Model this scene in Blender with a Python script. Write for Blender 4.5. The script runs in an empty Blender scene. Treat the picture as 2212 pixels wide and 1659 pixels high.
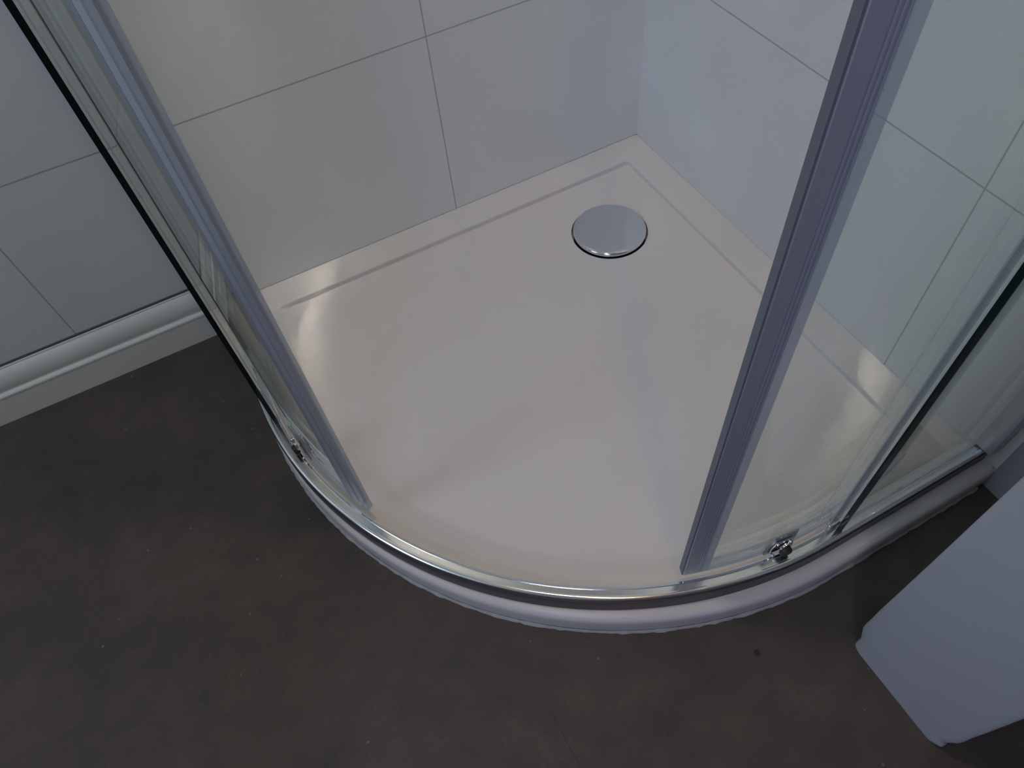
import bpy, bmesh, math, random
from mathutils import Matrix, Vector
random.seed(7)
S = bpy.context.scene
COL = S.collection

# ---------------------------------------------------------------- camera
CAM = Vector((0.68724, 0.93645, 0.89541))
RIGHT, DOWN, FWD = (-0.880081, 0.469001, -0.074139),(0.422895, 0.703218, -0.571528),(-0.215912, -0.534344, -0.817226)
cam_data = bpy.data.cameras.new('camera'); cam = bpy.data.objects.new('camera', cam_data); COL.objects.link(cam)
cam_data.sensor_fit = 'HORIZONTAL'; cam_data.sensor_width = 36.0; cam_data.lens = 1581.47 / 2212 * 36.0
cam_data.clip_start = 0.01
r, d, f = Vector(RIGHT), Vector(DOWN), Vector(FWD)
m = Matrix((( r.x, -d.x, -f.x, CAM.x), (r.y, -d.y, -f.y, CAM.y), (r.z, -d.z, -f.z, CAM.z), (0, 0, 0, 1)))
cam.matrix_world = m
S.camera = cam

# ---------------------------------------------------------------- world, exposure, lights
w = bpy.data.worlds.new('world'); S.world = w; w.use_nodes = True
w.node_tree.nodes['Background'].inputs[0].default_value = (0.55, 0.68, 1.0, 1)
w.node_tree.nodes['Background'].inputs[1].default_value = 0.3
S.view_settings.view_transform = 'Standard'; S.view_settings.look = 'None'
S.view_settings.gamma = 1.0; S.view_settings.use_curve_mapping = False
S.view_settings.exposure = 0.0
try:
    S.cycles.max_bounces = 12; S.cycles.transparent_max_bounces = 32
    S.cycles.caustics_reflective = True; S.cycles.blur_glossy = 0.1
    S.cycles.sample_clamp_indirect = 0.0
except Exception: pass

def area(name, loc, target, sx, sy, power, color, shape='RECTANGLE', spread=math.pi):
    l = bpy.data.lights.new(name, 'AREA'); l.shape = shape; l.size = sx
    if shape in ('RECTANGLE', 'ELLIPSE'): l.size_y = sy
    l.energy = power; l.color = color; l.spread = spread
    o = bpy.data.objects.new(name, l); COL.objects.link(o); o.location = loc
    dv = Vector(target) - Vector(loc); o.rotation_euler = dv.to_track_quat('-Z', 'Y').to_euler()
    return o
# cool daylight in the bathroom window, warm lamp in the hall behind the camera, warm bathroom ceiling lamp
area('window_daylight', (2.16, 0.58, 1.45), (0.0, 0.58, 0.6), 0.52, 0.8, 7.2, (0.66, 0.80, 1.02))
area('hall_lamp', (0.62, 1.20, 2.06), (0.55, 0.6, 0.0), 0.055, 0.055, 2.0, (1.0, 0.62, 0.28), 'DISK')
area('shower_ceiling_lamp', (0.566, 0.572, 2.03), (0.566, 0.572, 0.0), 0.068, 0.068, 3.7, (1.0, 0.90, 0.77), 'DISK')
area('hall_daylight', (2.0, 2.4, 1.6), (0.3, 1.1, 0.2), 0.8, 1.2, 13.5, (0.44, 0.54, 0.92))

# ---------------------------------------------------------------- materials
def new_mat(name):
    mt = bpy.data.materials.new(name); mt.use_nodes = True
    nt = mt.node_tree
    return mt, nt, nt.nodes['Principled BSDF']
def P(name, col, rough=0.5, metal=0.0, spec=0.5, bump=0.0, bscale=80.0, var=0.0, vscale=6.0):
    mt, nt, b = new_mat(name)
    b.inputs['Base Color'].default_value = (*col, 1); b.inputs['Roughness'].default_value = rough
    b.inputs['Metallic'].default_value = metal; b.inputs['Specular IOR Level'].default_value = spec
    tc = nt.nodes.new('ShaderNodeTexCoord')
    if var:
        n = nt.nodes.new('ShaderNodeTexNoise'); n.inputs['Scale'].default_value = vscale; n.inputs['Detail'].default_value = 4
        nt.links.new(tc.outputs['Object'], n.inputs['Vector'])
        mx = nt.nodes.new('ShaderNodeMix'); mx.data_type = 'RGBA'
        mx.inputs[6].default_value = (*[c * (1 - var) for c in col], 1); mx.inputs[7].default_value = (*[min(1, c * (1 + var)) for c in col], 1)
        nt.links.new(n.outputs['Fac'], mx.inputs[0]); nt.links.new(mx.outputs[2], b.inputs['Base Color'])
    if bump:
        n = nt.nodes.new('ShaderNodeTexNoise'); n.inputs['Scale'].default_value = bscale; n.inputs['Detail'].default_value = 3
        nt.links.new(tc.outputs['Object'], n.inputs['Vector'])
        bp = nt.nodes.new('ShaderNodeBump'); bp.inputs['Strength'].default_value = bump; bp.inputs['Distance'].default_value = 0.001
        nt.links.new(n.outputs['Fac'], bp.inputs['Height']); nt.links.new(bp.outputs[0], b.inputs['Normal'])
    return mt

def math_node(nt, op, a, b=None, c=None):
    n = nt.nodes.new('ShaderNodeMath'); n.operation = op
    for i, v in enumerate((a, b, c)):
        if v is None: continue
        if isinstance(v, (int, float)): n.inputs[i].default_value = v
        else: nt.links.new(v, n.inputs[i])
    return n.outputs[0]

def tile_mat(name, axis, u0, pitch_u, v0, pitch_v, col, grout, width=0.0019):
    mt, nt, b = new_mat(name)
    tc = nt.nodes.new('ShaderNodeTexCoord'); sp = nt.nodes.new('ShaderNodeSeparateXYZ')
    nt.links.new(tc.outputs['Object'], sp.inputs[0])
    def line(out, o, p):
        t = math_node(nt, 'SUBTRACT', out, o - p / 2); t = math_node(nt, 'FLOORED_MODULO', t, p)
        t = math_node(nt, 'SUBTRACT', t, p / 2); t = math_node(nt, 'ABSOLUTE', t)
        t = math_node(nt, 'DIVIDE', t, width / 2); t = math_node(nt, 'SUBTRACT', 1.5, t)
        return math_node(nt, 'MINIMUM', math_node(nt, 'MAXIMUM', t, 0.0), 1.0)
    lu = line(sp.outputs[axis], u0, pitch_u); lv = line(sp.outputs['Z'], v0, pitch_v)
    g = math_node(nt, 'MAXIMUM', lu, lv)
    n = nt.nodes.new('ShaderNodeTexNoise'); n.inputs['Scale'].default_value = 3.0; n.inputs['Detail'].default_value = 5
    nt.links.new(tc.outputs['Object'], n.inputs['Vector'])
    base = nt.nodes.new('ShaderNodeMix'); base.data_type = 'RGBA'
    base.inputs[6].default_value = (*[c * 0.97 for c in col], 1); base.inputs[7].default_value = (*[c * 1.03 for c in col], 1)
    nt.links.new(n.outputs['Fac'], base.inputs[0])
    mx = nt.nodes.new('ShaderNodeMix'); mx.data_type = 'RGBA'; mx.inputs[7].default_value = (*grout, 1)
    nt.links.new(base.outputs[2], mx.inputs[6]); nt.links.new(g, mx.inputs[0])
    nt.links.new(mx.outputs[2], b.inputs['Base Color'])
    ro = math_node(nt, 'MULTIPLY_ADD', g, 0.4, 0.33); nt.links.new(ro, b.inputs['Roughness'])
    n2 = nt.nodes.new('ShaderNodeTexNoise'); n2.inputs['Scale'].default_value = 140; nt.links.new(tc.outputs['Object'], n2.inputs['Vector'])
    h = math_node(nt, 'SUBTRACT', math_node(nt, 'MULTIPLY', n2.outputs['Fac'], 0.05), g)
    bp = nt.nodes.new('ShaderNodeBump'); bp.inputs['Strength'].default_value = 0.2; bp.inputs['Distance'].default_value = 0.0006
    nt.links.new(h, bp.inputs['Height']); nt.links.new(bp.outputs[0], b.inputs['Normal'])
    return mt

def floor_mat():
    mt, nt, b = new_mat('brown_vinyl')
    tc = nt.nodes.new('ShaderNodeTexCoord')
    def noise(sc, det, ro=0.55):
        n = nt.nodes.new('ShaderNodeTexNoise'); n.inputs['Scale'].default_value = sc; n.inputs['Detail'].default_value = det
        n.inputs['Roughness'].default_value = ro; nt.links.new(tc.outputs['Object'], n.inputs['Vector']); return n
    n1 = noise(7, 6); n2 = noise(28, 5, 0.6); n3 = noise(260, 3)
    cr = nt.nodes.new('ShaderNodeValToRGB'); e = cr.color_ramp.elements
    e[0].position = 0.33; e[0].color = (0.057, 0.049, 0.042, 1); e[1].position = 0.68; e[1].color = (0.096, 0.073, 0.062, 1)
    m_ = cr.color_ramp.elements.new(0.5); m_.color = (0.074, 0.061, 0.050, 1)
    s = math_node(nt, 'MULTIPLY_ADD', n2.outputs['Fac'], 0.35, math_node(nt, 'MULTIPLY', n1.outputs['Fac'], 0.65))
    nt.links.new(s, cr.inputs[0])
    # fine grain
    gr = math_node(nt, 'MULTIPLY_ADD', n3.outputs['Fac'], 0.5, 0.75)
    hs = nt.nodes.new('ShaderNodeHueSaturation'); nt.links.new(cr.outputs[0], hs.inputs['Color']); nt.links.new(gr, hs.inputs['Value'])
    # pale specks of dust and plaster
    v = nt.nodes.new('ShaderNodeTexVoronoi'); v.inputs['Scale'].default_value = 34; nt.links.new(tc.outputs['Object'], v.inputs['Vector'])
    near = math_node(nt, 'LESS_THAN', v.outputs['Distance'], 0.055)
    sepc = nt.nodes.new('ShaderNodeSeparateColor'); nt.links.new(v.outputs['Color'], sepc.inputs[0])
    pick = math_node(nt, 'GREATER_THAN', sepc.outputs[0], 0.62)
    dust = math_node(nt, 'MULTIPLY', math_node(nt, 'MULTIPLY', near, pick), 0.22)
    mx = nt.nodes.new('ShaderNodeMix'); mx.data_type = 'RGBA'; mx.inputs[7].default_value = (0.42, 0.42, 0.40, 1)
    nt.links.new(hs.outputs[0], mx.inputs[6]); nt.links.new(dust, mx.inputs[0])
    # the dark spot and the faint seam of the vinyl
    sp = nt.nodes.new('ShaderNodeSeparateXYZ'); nt.links.new(tc.outputs['Object'], sp.inputs[0])
    vd = nt.nodes.new('ShaderNodeVectorMath'); vd.operation = 'DISTANCE'; nt.links.new(tc.outputs['Object'], vd.inputs[0]); vd.inputs[1].default_value = (0.3850, 0.8349, 0.0)
    spot = math_node(nt, 'LESS_THAN', vd.outputs['Value'], 0.0036)
    seam = math_node(nt, 'LESS_THAN', math_node(nt, 'ABSOLUTE', math_node(nt, 'SUBTRACT', sp.outputs['X'], 0.626)), 0.0006)
    seam = math_node(nt, 'MULTIPLY', seam, math_node(nt, 'GREATER_THAN', sp.outputs['Y'], 0.74))
    dk = math_node(nt, 'MAXIMUM', math_node(nt, 'MULTIPLY', spot, 0.75), math_node(nt, 'MULTIPLY', seam, 0.3))
    mx2 = nt.nodes.new('ShaderNodeMix'); mx2.data_type = 'RGBA'; mx2.inputs[7].default_value = (0.015, 0.01, 0.01, 1)
    nt.links.new(mx.outputs[2], mx2.inputs[6]); nt.links.new(dk, mx2.inputs[0])
    nt.links.new(mx2.outputs[2], b.inputs['Base Color'])
    b.inputs['Roughness'].default_value = 0.62; b.inputs['Specular IOR Level'].default_value = 0.3
    bp = nt.nodes.new('ShaderNodeBump'); bp.inputs['Strength'].default_value = 0.3; bp.inputs['Distance'].default_value = 0.0006
    nt.links.new(n3.outputs['Fac'], bp.inputs['Height']); nt.links.new(bp.outputs[0], b.inputs['Normal'])
    return mt

def glass_mat(name, tint, rough=0.02, haze=0.0):
    mt = bpy.data.materials.new(name); mt.use_nodes = True; nt = mt.node_tree; nt.nodes.clear()
    out = nt.nodes.new('ShaderNodeOutputMaterial'); mix = nt.nodes.new('ShaderNodeMixShader')
    tr = nt.nodes.new('ShaderNodeBsdfTransparent'); tr.inputs[0].default_value = (*tint, 1)
    gl = nt.nodes.new('ShaderNodeBsdfGlossy'); gl.inputs['Color'].default_value = (0.95, 1, 0.98, 1); gl.inputs['Roughness'].default_value = rough
    fr = nt.nodes.new('ShaderNodeFresnel'); ge = nt.nodes.new('ShaderNodeNewGeometry')
    ior = math_node(nt, 'MULTIPLY_ADD', ge.outputs['Backfacing'], 1 / 1.45 - 1.45, 1.45)
    nt.links.new(ior, fr.inputs['IOR'])
    nt.links.new(fr.outputs[0], mix.inputs[0]); nt.links.new(gl.outputs[0], mix.inputs[2])
    if haze:
        df = nt.nodes.new('ShaderNodeBsdfDiffuse'); df.inputs[0].default_value = (0.75, 0.78, 0.80, 1)
        m2 = nt.nodes.new('ShaderNodeMixShader'); m2.inputs[0].default_value = haze
        nt.links.new(tr.outputs[0], m2.inputs[1]); nt.links.new(df.outputs[0], m2.inputs[2]); nt.links.new(m2.outputs[0], mix.inputs[1])
    else:
        nt.links.new(tr.outputs[0], mix.inputs[1])
    nt.links.new(mix.outputs[0], out.inputs[0])
    return mt

M = dict(
    tile_l=tile_mat('pale_wall_tile_left', 'X', 0.3696, 0.6212, 0.3505, 0.311, (0.72, 0.735, 0.72), (0.38, 0.40, 0.39)),
    tile_r=tile_mat('pale_wall_tile_right', 'Y', 0.6157, 0.6212, 0.3495, 0.311, (0.72, 0.735, 0.73), (0.38, 0.40, 0.39)),
    floor=floor_mat(),
    plaster=P('white_wall_paint', (0.60, 0.60, 0.59), 0.8, bump=0.2, bscale=120),
    dim_plaster=P('dimmed_wall_paint', (0.34, 0.34, 0.36), 0.85, bump=0.2, bscale=120),
    gloss=P('white_gloss_paint', (0.76, 0.755, 0.70), 0.32, bump=0.15, bscale=60),
    jamb=P('white_satin_paint', (0.48, 0.49, 0.50), 0.38, bump=0.25, bscale=90, var=0.04),
    tray=P('white_stone_resin', (0.70, 0.655, 0.625), 0.28, bump=0.12, bscale=220),
    bracket=P('smoked_chrome', (0.42, 0.42, 0.43), 0.2, 0.9),
    chrome=P('polished_chrome', (0.80, 0.80, 0.80), 0.07, 1.0),
    drain=P('brushed_chrome', (0.80, 0.80, 0.82), 0.10, 1.0),
    alu=P('satin_aluminium', (0.53, 0.56, 0.61), 0.38, 0.5, bump=0.1, bscale=300),
    railface=P('dark_grey_metal', (0.035, 0.033, 0.036), 0.35, 0.2, spec=0.3),
    rail=P('bright_aluminium', (0.86, 0.86, 0.84), 0.16, 1.0),
    glass=glass_mat('clear_green_glass', (0.955, 0.972, 0.963)),
    edge=P('dark_polished_glass_edge', (0.006, 0.016, 0.014), 0.12, spec=0.35),
    seal=glass_mat('frosted_plastic_seal', (0.80, 0.82, 0.85), 0.25, haze=0.30),
    strip=P('dark_grey_rubber', (0.16, 0.17, 0.20), 0.5),
    black=P('black_rubber', (0.02, 0.02, 0.02), 0.5),
    sealant=P('grey_white_sealant', (0.40, 0.39, 0.38), 0.55, bump=0.4, bscale=150, var=0.2, vscale=60),
    bulb=P('lamp_glass', (0.9, 0.9, 0.88), 0.3),
)

# ---------------------------------------------------------------- helpers
def link(name, me, mat, parent=None, smooth=True, angle=35):
    o = bpy.data.objects.new(name, me); COL.objects.link(o)
    if mat: me.materials.append(mat)
    if smooth:
        for p in me.polygons: p.use_smooth = True
        me.set_sharp_from_angle(angle=math.radians(angle))
    if parent: o.parent = parent
    return o
def from_bm(name, bm, mat, parent=None, smooth=True, angle=35):
    bmesh.ops.recalc_face_normals(bm, faces=bm.faces[:])
    me = bpy.data.meshes.new(name); bm.to_mesh(me); bm.free()
    return link(name, me, mat, parent, smooth, angle)
def add_box(bm, x0, x1, y0, y1, z0, z1, bev=0.0, seg=3, rot=None, about=None):
    g = bmesh.ops.create_cube(bm, size=1.0)['verts']
    for v in g:
        v.co = Vector(((x0 + x1) / 2 + v.co.x * (x1 - x0), (y0 + y1) / 2 + v.co.y * (y1 - y0), (z0 + z1) / 2 + v.co.z * (z1 - z0)))
    if bev:
        es = list({e for v in g for e in v.link_edges})
        rr = bmesh.ops.bevel(bm, geom=es, offset=bev, segments=seg, profile=0.5, affect='EDGES')
        g = list({v for f_ in rr['faces'] for v in f_.verts} | {v for v in g if v.is_valid})
    if rot is not None:
        for v in g: v.co = rot @ (v.co - about) + about
def box(name, mat, *a, parent=None, **k):
    bm = bmesh.new(); add_box(bm, *a, **k); return from_bm(name, bm, mat, parent)
def sweep(bm, path, prof, closed_prof=True, cap=True):
    """path: list of (origin, out_dir) ; prof: list of (r, z). point = origin + out_dir * r, z"""
    rings = []
    for (o, n) in path:
        rings.append([bm.verts.new((o[0] + n[0] * r_, o[1] + n[1] * r_, z_)) for r_, z_ in prof])
    k = len(prof)
    for a, b in zip(rings, rings[1:]):
        for i in range(k if closed_prof else k - 1):
            j = (i + 1) % k
            bm.faces.new((a[i], a[j], b[j], b[i]))
    if cap:
        bm.faces.new(rings[0]); bm.faces.new(rings[-1])
    return rings
def thing(name, label, cat, loc=(0, 0, 0)):
    o = bpy.data.objects.new(name, None); o.empty_display_size = 0.1; COL.objects.link(o); o.location = loc
    o['label'] = label; o['category'] = cat; return o
def tag(o, label, cat):
    o['label'] = label; o['category'] = cat; return o
def struct(o):
    o['kind'] = 'structure'; return o

# ---------------------------------------------------------------- the room
TOP = 0.04             # height of the tray rim above the floor
H = 2.1
NY0, NY1 = 0.882, 1.000        # partition between bathroom and hall
XJ = 0.285                     # face of the door lining
XD = 1.06                      # other side of the doorway
struct(box('floor', M['floor'], -0.1, 2.3, -0.1, 3.2, -0.05, 0.0))
struct(box('ceiling', M['plaster'], -0.1, 2.3, -0.1, 3.2, H, H + 0.05))
struct(box('wall_left', M['tile_l'], -0.1, 2.3, -0.1, 0.0, 0.0, H))
struct(box('wall_right', M['tile_r'], -0.1, 0.0, 0.0, 0.806, 0.0, H))
struct(box('wall_right_end', M['dim_plaster'], -0.1, 0.0, 0.806, NY0, 0.0, H))  # white wall end, its low light put into a darker paint
bm = bmesh.new()       # partition wall with the door opening
add_box(bm, 0.0, XJ - 0.022, NY0, NY1, 0, H)
add_box(bm, XD + 0.022, 2.2, NY0, NY1, 0, H)
add_box(bm, XJ - 0.022, XD + 0.022, NY0, NY1, 1.98, H)
struct(from_bm('wall_front', bm, M['plaster'], smooth=False))
struct(box('wall_back', M['plaster'], -0.1, 2.3, 3.1, 3.2, 0, H))
struct(box('wall_hall', M['dim_plaster'], -0.1, 0.0, NY1, 3.1, 0, H))
bm = bmesh.new()       # far side wall with a window hole in the bathroom
add_box(bm, 2.2, 2.3, 0, 0.30, 0, H); add_box(bm, 2.2, 2.3, 0.86, 3.1, 0, H)
add_box(bm, 2.2, 2.3, 0.30, 0.86, 0, 1.03); add_box(bm, 2.2, 2.3, 0.30, 0.86, 1.87, H)
struct(from_bm('wall_side', bm, M['plaster'], smooth=False))
bm = bmesh.new()
for a in ((0.30, 0.34, 1.03, 1.87), (0.82, 0.86, 1.03, 1.87), (0.34, 0.82, 1.03, 1.07), (0.34, 0.82, 1.83, 1.87)):
    add_box(bm, 2.22, 2.27, a[0], a[1], a[2], a[3], bev=0.003)
wf = struct(from_bm('window_1', bm, M['gloss']))
box('window_pane', M['glass'], 2.243, 2.247, 0.34, 0.82, 1.07, 1.83, parent=wf)

# ogee skirting along the left wall, from the tray outwards
prof = [(0.0005, 0.0), (0.0155, 0.0), (0.0155, 0.048), (0.0165, 0.0495), (0.0165, 0.0525), (0.0150, 0.0545), (0.0118, 0.0555),
        (0.0112, 0.0570), (0.0118, 0.0590), (0.0130, 0.0630), (0.0134, 0.0690), (0.0128, 0.0760), (0.0108, 0.0830), (0.0078, 0.0890),
        (0.0045, 0.0925), (0.0042, 0.0950), (0.0005, 0.0952)]
bm = bmesh.new()
n = 40; path = [((0.797 + (2.2 - 0.797) * i / n, 0.0), (0, 1)) for i in range(n + 1)]
sweep(bm, path, prof)
sk = struct(from_bm('baseboard_left', bm, M['gloss'], angle=28))
bm = bmesh.new()      # dark strip above it, standing in for the shadow line at the wall
add_box(bm, 0.797, 2.2, 0.0002, 0.0022, 0.0950, 0.0985)
from_bm('shadow_line', bm, P('painted_shadow', (0.10, 0.10, 0.095), 0.8), sk)

# door lining and architraves of the doorway the photo is taken from
door = bpy.data.objects.new('door_1', None); COL.objects.link(door); door.location = (XJ, 0.94, 0)
door['kind'] = 'structure'
def door_part(name, bm):
    o = from_bm(name, bm, M['jamb']); o.parent = door; o.matrix_parent_inverse = Matrix.Translation((-XJ, -0.94, 0)); return o
def rough_board(x0, x1, y0, y1, z0, z1, bev, chips=()):
    bm = bmesh.new(); add_box(bm, x0, x1, y0, y1, z0, z1, bev=bev, seg=4)
    return bm
# the lining of the near jamb with its ragged, paint-clogged foot: outline in (y, z), front face at XJ
left = [(0.8815, 0.0), (0.8805, 0.004), (0.8812, 0.007), (0.8803, 0.011), (0.8808, 0.020), (0.8795, 0.027), (0.8768, 0.036), (0.8746, 0.044), (0.8738, 0.056), (0.8741, 0.075),
        (0.8736, 0.10), (0.8740, 0.15), (0.8745, 0.25), (0.8748, 0.40), (0.8750, 1.96)]
right = [(1.0000, 0.0), (1.0035, 0.003), (1.0062, 0.008), (1.0060, 0.012), (1.0035, 0.019), (1.0040, 0.026), (1.0058, 0.030), (1.0068, 0.036), (1.0088, 0.044), (1.0094, 0.056),
         (1.0090, 0.075), (1.0095, 0.10), (1.0098, 0.15), (1.0102, 0.25), (1.0106, 0.40), (1.0108, 1.96)]
bm = bmesh.new()
right = right[:1] + right[2:]
secs = []
for (yl, zl), (yr, zr) in zip(left, right):
    row = []
    for (x, ya, yb) in ((XJ - 0.021, yl + 0.0005, yr - 0.0005), (XJ - 0.0045, yl, yr), (XJ - 0.0028, yl + 0.0010, yr - 0.0006), (XJ - 0.0014, yl + 0.0042, yr - 0.0020), (XJ - 0.0004, yl + 0.0085, yr - 0.0050), (XJ, yl + 0.0120, yr - 0.0085)):
        row.append((x, ya, zl)); row.append((x, yb, zr))
    L = [p for p in row[0::2]]; Rr = [p for p in row[1::2]]
    secs.append([bm.verts.new(p) for p in L + Rr[::-1]])
for a, b in zip(secs, secs[1:]):
    for i in range(len(a)): bm.faces.new((a[i], a[(i + 1) % len(a)], b[(i + 1) % len(a)], b[i]))
bm.faces.new(secs[0]); bm.faces.new(secs[-1])
door_part('door_lining', bm)
for ya, yb in ((0.8752, 0.8815), (1.0005, 1.0090)):
    door_part('architrave', rough_board(XJ - 0.085, XJ - 0.0215, ya, yb, 0.03, 2.02, 0.002))
door_part('door_lining', rough_board(XD, XD + 0.021, 0.8805, 1.0015, 0.0, 1.96, 0.004))
for ya, yb in ((0.8725, 0.8815), (1.0005, 1.0105)):
    door_part('architrave', rough_board(XD + 0.0005, XD + 0.075, ya, yb, 0.0, 2.02, 0.004))
    door_part('architrave', rough_board(XJ - 0.075, XD + 0.075, ya, yb, 2.0205, 2.075, 0.004))
door_part('door_lining', rough_board(XJ - 0.021, XD + 0.021, 0.8805, 1.0015, 1.9605, 1.9795, 0.003))

# ---------------------------------------------------------------- shower tray
CX, CY, R = 0.243, 0.259, 0.548
def tray_outline(aw, ao, nc=8, na=64, rc=0.004, re=0.03):
    """closed outline, aw = inset from walls, ao = inset from the outer edge, rounded inner corners"""
    pts = []
    def arc(cx, cy, rr, a0, a1, nn):
        for i in range(nn + 1):
            t = math.radians(a0 + (a1 - a0) * i / nn); pts.append((cx + rr * math.cos(t), cy + rr * math.sin(t)))
    ro = R - ao
    re = min(re, 0.5 * aw + 0.0012); rc = min(rc + aw * 0.04, 0.02)
    x1 = CX + ro; y1 = CY + ro
    arc(aw + rc, aw + rc, rc, 180, 270, nc)
    k0 = len(pts); pa = pts[-1]; pb = (x1 - re, aw)
    for i in range(1, 22): pts.append((pa[0] + (pb[0] - pa[0]) * i / 22, pa[1] + (pb[1] - pa[1]) * i / 22))
    arc(x1 - re, aw + re, re, 270, 360, nc)
    def seg(p, q, nn=14):
        for i in range(1, nn): pts.append((p[0] + (q[0] - p[0]) * i / nn, p[1] + (q[1] - p[1]) * i / nn))
    seg(pts[-1], (x1, CY), 5)
    arc(CX, CY, ro, 0, 90, na)
    seg(pts[-1], (aw + re, y1), 5)
    arc(aw + re, y1 - re, re, 90, 180, nc)
    seg(pts[-1], pts[0], 22)
    return pts
DX, DY, DR = 0.1692, 0.1759, 0.0609
bm = bmesh.new()
loops = [(0.0003, 0.004, 0.0), (0.0003, 0.0015, 0.001), (0.0003, 0.0, 0.010), (0.0003, 0.0, TOP - 0.010), (0.0003, 0.0008, TOP - 0.006), (0.0003, 0.0028, TOP - 0.0025), (0.0003, 0.006, TOP - 0.0003),
         (0.0030, 0.010, TOP), (0.0510, 0.0500, TOP), (0.0528, 0.0530, TOP - 0.0003), (0.0536, 0.0590, TOP - 0.0014), (0.0542, 0.0740, TOP - 0.0084), (0.0550, 0.0800, TOP - 0.0094), (0.0570, 0.0860, TOP - 0.0096)]
rings = []
for aw, ao, z in loops:
    rings.append([bm.verts.new((x, y, z)) for x, y in tray_outline(aw, ao)])
nv = len(rings[0])
last = rings[-1]
# towards the waste: blend the outline into the circle of the drain
for t in (0.25, 0.5, 0.75, 0.93, 1.0, 1.0):
    first = t == 1.0 and len(rings) == len(loops) + 5
    ring = []
    for v in last:
        dx, dy = v.co.x - DX, v.co.y - DY; L = math.hypot(dx, dy); rr = DR + 0.003
        ex, ey = DX + dx / L * rr, DY + dy / L * rr
        z = TOP - 0.0096 - 0.0055 * t - (0.018 if first else 0)
        ring.append(bm.verts.new((v.co.x + (ex - v.co.x) * t, v.co.y + (ey - v.co.y) * t, z)))
    rings.append(ring)
for a, b in zip(rings, rings[1:]):
    for i in range(nv):
        j = (i + 1) % nv
        bm.faces.new((a[i], a[j], b[j], b[i]))
bm.faces.new(rings[0]); bm.faces.new(rings[-1])
tray = from_bm('shower_tray', bm, M['tray'], angle=28)
tag(tray, 'white low quadrant shower tray with curved front filling the corner of the tiled walls', 'shower tray')
# sealant squeezed between tray and floor
bm = bmesh.new()
path = [((CX + R, 0.01 + (CY - 0.01) * k / 40), (1, 0)) for k in range(40)]
for i in range(141):
    a = math.radians(90 * i / 140); path.append(((CX + R * math.cos(a), CY + R * math.sin(a)), (math.cos(a), math.sin(a))))
path += [((CX - (CX - 0.01) * k / 40, CY + R), (0, 1)) for k in range(1, 41)]
rg = []
for (o, nn) in path:
    s = 0.0022 + random.uniform(-0.0006, 0.0010)
    rg.append([bm.verts.new((o[0] + nn[0] * a_, o[1] + nn[1] * a_, z_)) for a_, z_ in ((-0.0008, 0.0003), (s, 0.0003), (s * 0.75, s * 0.5), (0.0004, s * 1.1), (-0.0008, s * 1.2))])
for a, b in zip(rg, rg[1:]):
    for i in range(5): bm.faces.new((a[i], a[(i + 1) % 5], b[(i + 1) % 5], b[i]))
bm.faces.new(rg[0]); bm.faces.new(rg[-1])
from_bm('sealant_bead', bm, M['sealant'], tray)

# round chromed waste cover
def lathe(bm, cx, cy, prof, seg=96):
    rings = []
    for r_, z_ in prof:
        if r_ == 0: rings.append([bm.verts.new((cx, cy, z_))])
        else: rings.append([bm.verts.new((cx + r_ * math.cos(2 * math.pi * i / seg), cy + r_ * math.sin(2 * math.pi * i / seg), z_)) for i in range(seg)])
    for a, b in zip(rings, rings[1:]):
        for i in range(seg):
            j = (i + 1) % seg
            if len(a) == 1: bm.faces.new((a[0], b[j], b[i]))
            elif len(b) == 1: bm.faces.new((a[i], a[j], b[0]))
            else: bm.faces.new((a[i], a[j], b[j], b[i]))
dz = TOP - 0.0066
bm = bmesh.new()
pr = [(0, dz)] + [(r_, dz - 0.0010 * (r_ / 0.055) ** 2) for r_ in (0.01, 0.02, 0.03, 0.04, 0.05, 0.055)]
pr += [(0.0575, dz - 0.0013), (0.0590, dz - 0.0020), (0.0602, dz - 0.0032), (0.0609, dz - 0.0050), (0.0609, dz - 0.0072), (0.0600, dz - 0.0076), (0.050, dz - 0.0076), (0, dz - 0.0076)]
lathe(bm, DX, DY, pr)
dr = thing('drain_cover', 'round domed chrome drain cover set in the white tray near the wall corner', 'drain cover', (DX, DY, dz - 0.0076))
o = from_bm('cap', bm, M['drain'], angle=60); o.parent = dr; o.matrix_parent_inverse = Matrix.Translation((-DX, -DY, -(dz - 0.0076)))
bm = bmesh.new(); lathe(bm, DX, DY, [(0, dz - 0.0077), (0.046, dz - 0.0077), (0.046, dz - 0.020), (0.06, dz - 0.0205), (0.06, dz - 0.0235), (0, dz - 0.0235)], 64)
o = from_bm('waste_body', bm, M['black']); o.parent = dr; o.matrix_parent_inverse = Matrix.Translation((-DX, -DY, -(dz - 0.0076)))

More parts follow.
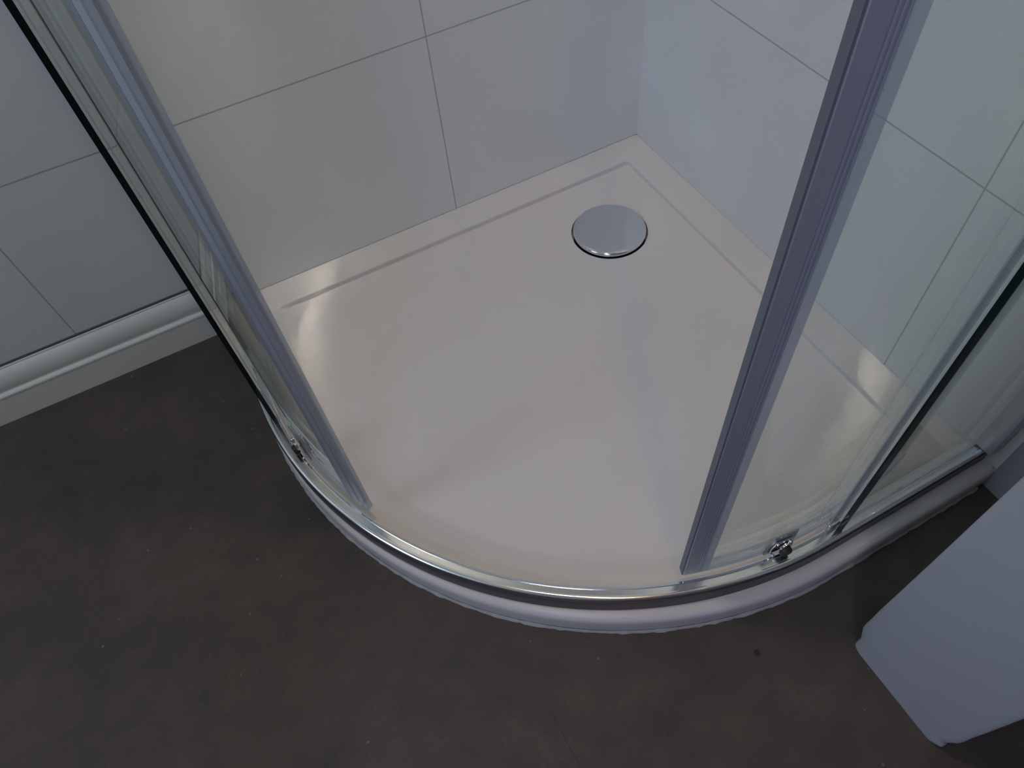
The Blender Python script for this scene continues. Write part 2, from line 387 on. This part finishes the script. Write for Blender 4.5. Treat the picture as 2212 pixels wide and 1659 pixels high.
# ---------------------------------------------------------------- quadrant enclosure
EX, EY = 0.252, 0.251
Z0 = TOP + 0.0003; RT = TOP + 0.032; ZH = TOP + 1.85
enc = thing('shower_enclosure', 'curved glass shower enclosure standing on the rim of the white tray', 'shower enclosure', (EX, EY, Z0))
INV = Matrix.Translation((-EX, -EY, -Z0))
def ep(o, parent=None):
    if parent is None: o.parent = enc; o.matrix_parent_inverse = INV
    else: o.parent = parent; o.matrix_parent_inverse = Matrix.Identity(4)
    return o
def epath(a0, a1, step=1.0, wall0=None, wall1=None):
    """arc from a0 to a1 degrees; beyond 0 / 90 it runs straight to the walls (in metres)"""
    p = []
    if wall0 is not None:
        for k in range(9): p.append(((EX, wall0 + (EY - wall0) * k / 9), (1, 0)))
    if a0 is not None:
        nn = max(2, int(abs(a1 - a0) / step))
        for i in range(nn + 1):
            t = math.radians(a0 + (a1 - a0) * i / nn); p.append(((EX, EY), (math.cos(t), math.sin(t))))
    if wall1 is not None:
        for k in range(1, 10): p.append(((EX + (wall1 - EX) * k / 9, EY), (0, 1)))
    return p
rp = [(0.5190, Z0), (0.5355, Z0), (0.5355, RT - 0.0055), (0.5362, RT - 0.005), (0.5362, RT - 0.0025), (0.5355, RT - 0.0012), (0.5340, RT - 0.0004), (0.5318, RT),
      (0.5305, RT - 0.0003), (0.5303, RT - 0.0022), (0.5236, RT - 0.0022), (0.5233, RT - 0.0008), (0.5205, RT - 0.0016), (0.5190, RT - 0.0035)]
bm = bmesh.new(); sweep(bm, epath(0, 90, 1.0, 0.004, 0.004), rp)
ep(from_bm('bottom_rail', bm, M['rail'], angle=25))
bm = bmesh.new(); sweep(bm, epath(0, 90, 1.0, 0.004, 0.004), [(0.53545, Z0 + 0.0002), (0.5372, Z0 + 0.0002), (0.5372, RT - 0.0058), (0.53545, RT - 0.0054)])  # thin dark grey strip laid over the outer face of the bright rail
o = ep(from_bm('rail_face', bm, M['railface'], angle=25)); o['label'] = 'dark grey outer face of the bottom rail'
rt = [(r_, ZH + (RT - z_) + 0.0) for r_, z_ in rp]
bm = bmesh.new(); sweep(bm, epath(0, 90, 1.0, 0.004, 0.004), rt)
ep(from_bm('top_rail', bm, M['rail'], angle=25))

GL0, GL1 = 0.5240, 0.5300
GZ0, GZ1 = RT - 0.0015, ZH + 0.006
def glass_sheet(path, ri, ro, z0, z1):
    """faces of the sheet without its edges, plus a bmesh of the edges"""
    a = bmesh.new(); b = bmesh.new()
    for r_ in (ri, ro):
        vs = [(a.verts.new((o[0] + n_[0] * r_, o[1] + n_[1] * r_, z0)), a.verts.new((o[0] + n_[0] * r_, o[1] + n_[1] * r_, z1))) for o, n_ in path]
        for p, q in zip(vs, vs[1:]):
            f_ = (p[0], q[0], q[1], p[1]) if r_ == ro else (p[0], p[1], q[1], q[0])
            a.faces.new(f_)
    for (o, n_) in (path[0], path[-1]):
        vs = [b.verts.new((o[0] + n_[0] * r_, o[1] + n_[1] * r_, z)) for r_, z in ((ri, z0), (ro, z0), (ro, z1), (ri, z1))]
        b.faces.new(vs)
    return a, b
def mesh_norecalc(name, bm, mat, smooth=True):
    me = bpy.data.meshes.new(name); bm.to_mesh(me); bm.free(); return link(name, me, mat, None, smooth)
def check_winding(bm):
    # outward normals on the outer sheet
    for f_ in bm.faces:
        f_.normal_update()
def end_edge(path_end, ri, ro, z0, z1, thick_dir, t=0.0016):
    """a thin polished strip closing the free end of a sheet"""
    o, n_ = path_end; tx, ty = thick_dir
    bm = bmesh.new()
    vs = []
    for z in (z0, z1):
        for r_ in (ri, ro):
            for k in (0, t):
                vs.append(bm.verts.new((o[0] + n_[0] * r_ + tx * k, o[1] + n_[1] * r_ + ty * k, z)))
    a = vs
    for idx in ((0, 1, 3, 2), (4, 6, 7, 5), (0, 4, 5, 1), (2, 3, 7, 6), (0, 2, 6, 4), (1, 5, 7, 3)):
        bm.faces.new([a[i] for i in idx])
    return bm
def tangent(deg, sgn):
    t = math.radians(deg); return (-math.sin(t) * sgn, math.cos(t) * sgn)
def fixed_panel(side):
    if side == 'left':
        path = epath(0, 2.5, 0.5, 0.012, None); end = path[-1]; tdir = tangent(2.5, 1); sa = (2.55, 3.3)
    else:
        path = epath(91.7, 90, 0.5)[:0] + [((0.236, EY), (0, 1))] + [((0.236 - 0.224 * k / 9, EY), (0, 1)) for k in range(1, 10)]
        end = path[0]; tdir = (1, 0); sa = None
    a, b = glass_sheet(path, GL0, GL1, GZ0, GZ1); b.free()
    g = mesh_norecalc('fixed_panel', a, M['glass']); ep(g)
    g['label'] = 'straight fixed glass panel'
    e = from_bm('polished_edge', end_edge(end, GL0, GL1, GZ0, GZ1, tdir), M['edge'], smooth=False); e.parent = g
    e['label'] = 'near black polished edge of the glass'
    # clear plastic lip on the free edge
    bm = bmesh.new()
    if side == 'right':
        pth = [((0.2378 + 0.015 * k / 3, EY), (0, 1)) for k in range(4)]
    else:
        pth = epath(2.75, 3.6, 0.3)
    sweep(bm, pth, [(GL0 - 0.0045, GZ0), (GL0 - 0.0030, GZ0), (GL0 - 0.0030, GZ1), (GL0 - 0.0045, GZ1)])
    s_ = from_bm('edge_seal', bm, M['seal'], smooth=False); s_.parent = g
    # wall channel
    bm = bmesh.new()
    if side == 'left':
        add_box(bm, EX + 0.5205, EX + 0.5440, 0.0006, 0.0200, RT + 0.0005, ZH - 0.0005, bev=0.0012)
    else:
        add_box(bm, 0.0006, 0.0200, EY + 0.5205, EY + 0.5440, RT + 0.0005, ZH - 0.0005, bev=0.0012)
    ep(from_bm('wall_profile', bm, M['alu']))
    return g
fixed_panel('left'); fixed_panel('right')
# small chrome clip that holds the foot of the right fixed panel
bm = bmesh.new()
add_box(bm, 0.236, 0.252, EY + 0.5165, EY + 0.5235, RT + 0.0003, RT + 0.012, bev=0.0015)
g = bmesh.ops.create_uvsphere(bm, u_segments=16, v_segments=10, radius=0.0028)['verts']
for v in g: v.co = v.co + Vector((0.242, EY + 0.5160, RT + 0.008))
ep(from_bm('panel_clip', bm, M['chrome']))

DI, DO = 0.5075, 0.5135
DZ0, DZ1 = RT + 0.004, ZH - 0.004
def roller(parent, deg, sgn):
    """bottom roller on the door: clamp plate, wheel, adjusting knob, standing over the rail"""
    t = math.radians(deg); er = Vector((math.cos(t), math.sin(t), 0)); et = Vector((-math.sin(t), math.cos(t), 0)) * sgn; ez = Vector((0, 0, 1))
    base = Vector((EX, EY, 0)) + er * (DO + 0.0006)
    def place(verts, off):
        for v in verts:
            c = v.co.copy(); v.co = base + et * (c.x + off[0]) + er * (c.y + off[1]) + ez * (c.z + off[2])
    def plate(name, out, y0, y1, mat, par):
        bm = bmesh.new(); k = len(out)
        a = [bm.verts.new((x, y0, z)) for x, z in out]; b = [bm.verts.new((x, y1, z)) for x, z in out]
        bm.faces.new(a); bm.faces.new(b)
        for i in range(k): bm.faces.new((a[i], a[(i + 1) % k], b[(i + 1) % k], b[i]))
        bmesh.ops.bevel(bm, geom=bm.edges[:], offset=0.0006, segments=2, affect='EDGES')
        place(bm.verts, (0, 0, RT + 0.0006)); o = from_bm(name, bm, mat); o.parent = par; return o
    plate('roller_bracket', [(-0.017, 0), (0.020, 0), (0.020, 0.020), (0.012, 0.042), (-0.017, 0.042)], 0.0, 0.0020, M['bracket'], parent)
    plate('roller_bracket', [(-0.012, 0), (0.015, 0), (0.015, 0.016), (0.010, 0.030), (-0.012, 0.030)], 0.0024, 0.0042, M['chrome'], parent)
    def disc(name, rad, dep, off, mat, sphere=False):
        bm = bmesh.new()
        if sphere: bmesh.ops.create_uvsphere(bm, u_segments=20, v_segments=12, radius=rad)
        else:
            bmesh.ops.create_cone(bm, segments=32, radius1=rad, radius2=rad, depth=dep, cap_ends=True, matrix=Matrix.Rotation(math.pi / 2, 4, 'X'))
            bmesh.ops.bevel(bm, geom=[e for e in bm.edges if len(e.link_faces) == 2 and e.calc_face_angle(0) > 1], offset=min(dep, rad) * 0.2, segments=2, affect='EDGES')
        place(bm.verts, off)
        o = from_bm(name, bm, mat); o.parent = parent; return o
    disc('roller_wheel', 0.0075, 0.007, (-0.003, 0.0092, RT + 0.0085), M['black'])
    disc('roller_cap', 0.0076, 0.003, (-0.003, 0.0065, RT + 0.0165), M['chrome'])
    disc('roller_screw', 0.0030, 0.004, (-0.0065, 0.0060, RT + 0.0265), M['chrome'], True)
    disc('roller_screw', 0.0022, 0.004, (0.0110, 0.0065, RT + 0.0030), M['chrome'], True)

def sliding_door(side):
    lead, trail, sg = (24.9, -11.0, 1) if side == 'left' else (70.0, 106.0, -1)
    prof_deg = math.degrees(0.021 / DI)
    inner = lead - sg * prof_deg * 0.6
    path = epath(min(inner, trail), max(inner, trail), 1.0)
    a, b = glass_sheet(path, DI, DO, DZ0, DZ1); b.free()
    g = mesh_norecalc('sliding_door', a, M['glass']); ep(g)
    g['label'] = 'curved sliding glass door on the ' + side
    end = path[0] if side == 'left' else path[-1]
    e = from_bm('glass_edge', end_edge(end, DI, DO, DZ0, DZ1, tangent(trail, -sg), 0.0008), M['edge'], smooth=False); e.parent = g
    # upright aluminium profile with shallow ribs
    rb = []
    W_ = 0.021
    lo, hi = DI - 0.0020, DO + 0.0020
    steps = 10
    # cross-section in (arc, radius), built as vertical prism
    sec = [(0.0, lo + 0.001), (0.001, lo)]
    sec += [(W_ - 0.001, lo), (W_, lo + 0.001), (W_, hi - 0.001), (W_ - 0.001, hi)]
    for k in range(3):
        x0 = W_ - 0.0015 - k * 0.0028
        sec += [(x0, hi), (x0 - 0.0004, hi - 0.0008), (x0 - 0.0014, hi - 0.0008), (x0 - 0.0018, hi)]
    sec += [(0.001, hi), (0.0, hi - 0.001)]
    def P2(s_, r_, z):
        t = math.radians(lead) - sg * s_ / DI
        return (EX + r_ * math.cos(t), EY + r_ * math.sin(t), z)
    bm = bmesh.new()
    lowv = [bm.verts.new(P2(s_, r_, DZ0 - 0.001)) for s_, r_ in sec]; upv = [bm.verts.new(P2(s_, r_, DZ1)) for s_, r_ in sec]
    bm.faces.new(lowv); bm.faces.new(upv)
    for i in range(len(sec)):
        j = (i + 1) % len(sec); bm.faces.new((lowv[i], lowv[j], upv[j], upv[i]))
    pr_ = from_bm('door_profile', bm, M['alu'], smooth=False); pr_.parent = g
    pr_['label'] = 'upright grey aluminium edge profile'
    # translucent magnetic seal in front of the profile (left), behind it a clear fin
    bm = bmesh.new()
    if side == 'left': s0, s1, rc = -0.011, -0.0002, 0.004
    else: s0, s1, rc = 0.0212, 0.0285, 0.003
    sec = [(s0, (DI + DO) / 2 - rc), (s1, (DI + DO) / 2 - rc), (s1, (DI + DO) / 2 + rc), (s0, (DI + DO) / 2 + rc)]
    if side == 'right': sec = [(s0, DO + 0.0006), (s1, DO + 0.0006), (s1, DO + 0.0022), (s0, DO + 0.0022)]
    lowv = [bm.verts.new(P2(s_, r_, DZ0)) for s_, r_ in sec]; upv = [bm.verts.new(P2(s_, r_, DZ1)) for s_, r_ in sec]
    bm.faces.new(lowv); bm.faces.new(upv)
    for i in range(4):
        j = (i + 1) % 4; bm.faces.new((lowv[i], lowv[j], upv[j], upv[i]))
    s_ = from_bm('magnetic_seal', bm, M['seal'], smooth=False); s_.parent = g
    s_['label'] = 'frosted plastic sealing strip'
    if side == 'right':      # dark rubber strip on the closing face
        sec = [(-0.0014, lo + 0.0005), (-0.0001, lo + 0.0005), (-0.0001, hi - 0.0005), (-0.0014, hi - 0.0005)]
        bm = bmesh.new()
        lowv = [bm.verts.new(P2(a_, r_, DZ0)) for a_, r_ in sec]; upv = [bm.verts.new(P2(a_, r_, DZ1)) for a_, r_ in sec]
        bm.faces.new(lowv); bm.faces.new(upv)
        for i in range(4):
            j = (i + 1) % 4; bm.faces.new((lowv[i], lowv[j], upv[j], upv[i]))
        g_ = from_bm('closing_strip', bm, M['strip'], smooth=False); g_.parent = g
    # wiping lip along the foot of the glass
    bm = bmesh.new()
    sweep(bm, epath(min(inner, trail), max(inner, trail), 1.0), [(DI - 0.0020, DZ0 - 0.003), (DO + 0.0012, DZ0 - 0.003), (DO + 0.0012, DZ0 + 0.009), (DI - 0.0020, DZ0 + 0.009)])
    w_ = from_bm('bottom_seal', bm, M['seal']); w_.parent = g
    roller(g, (11.2 if side == 'left' else 83.0), sg)
    return g
sliding_door('left'); sliding_door('right')
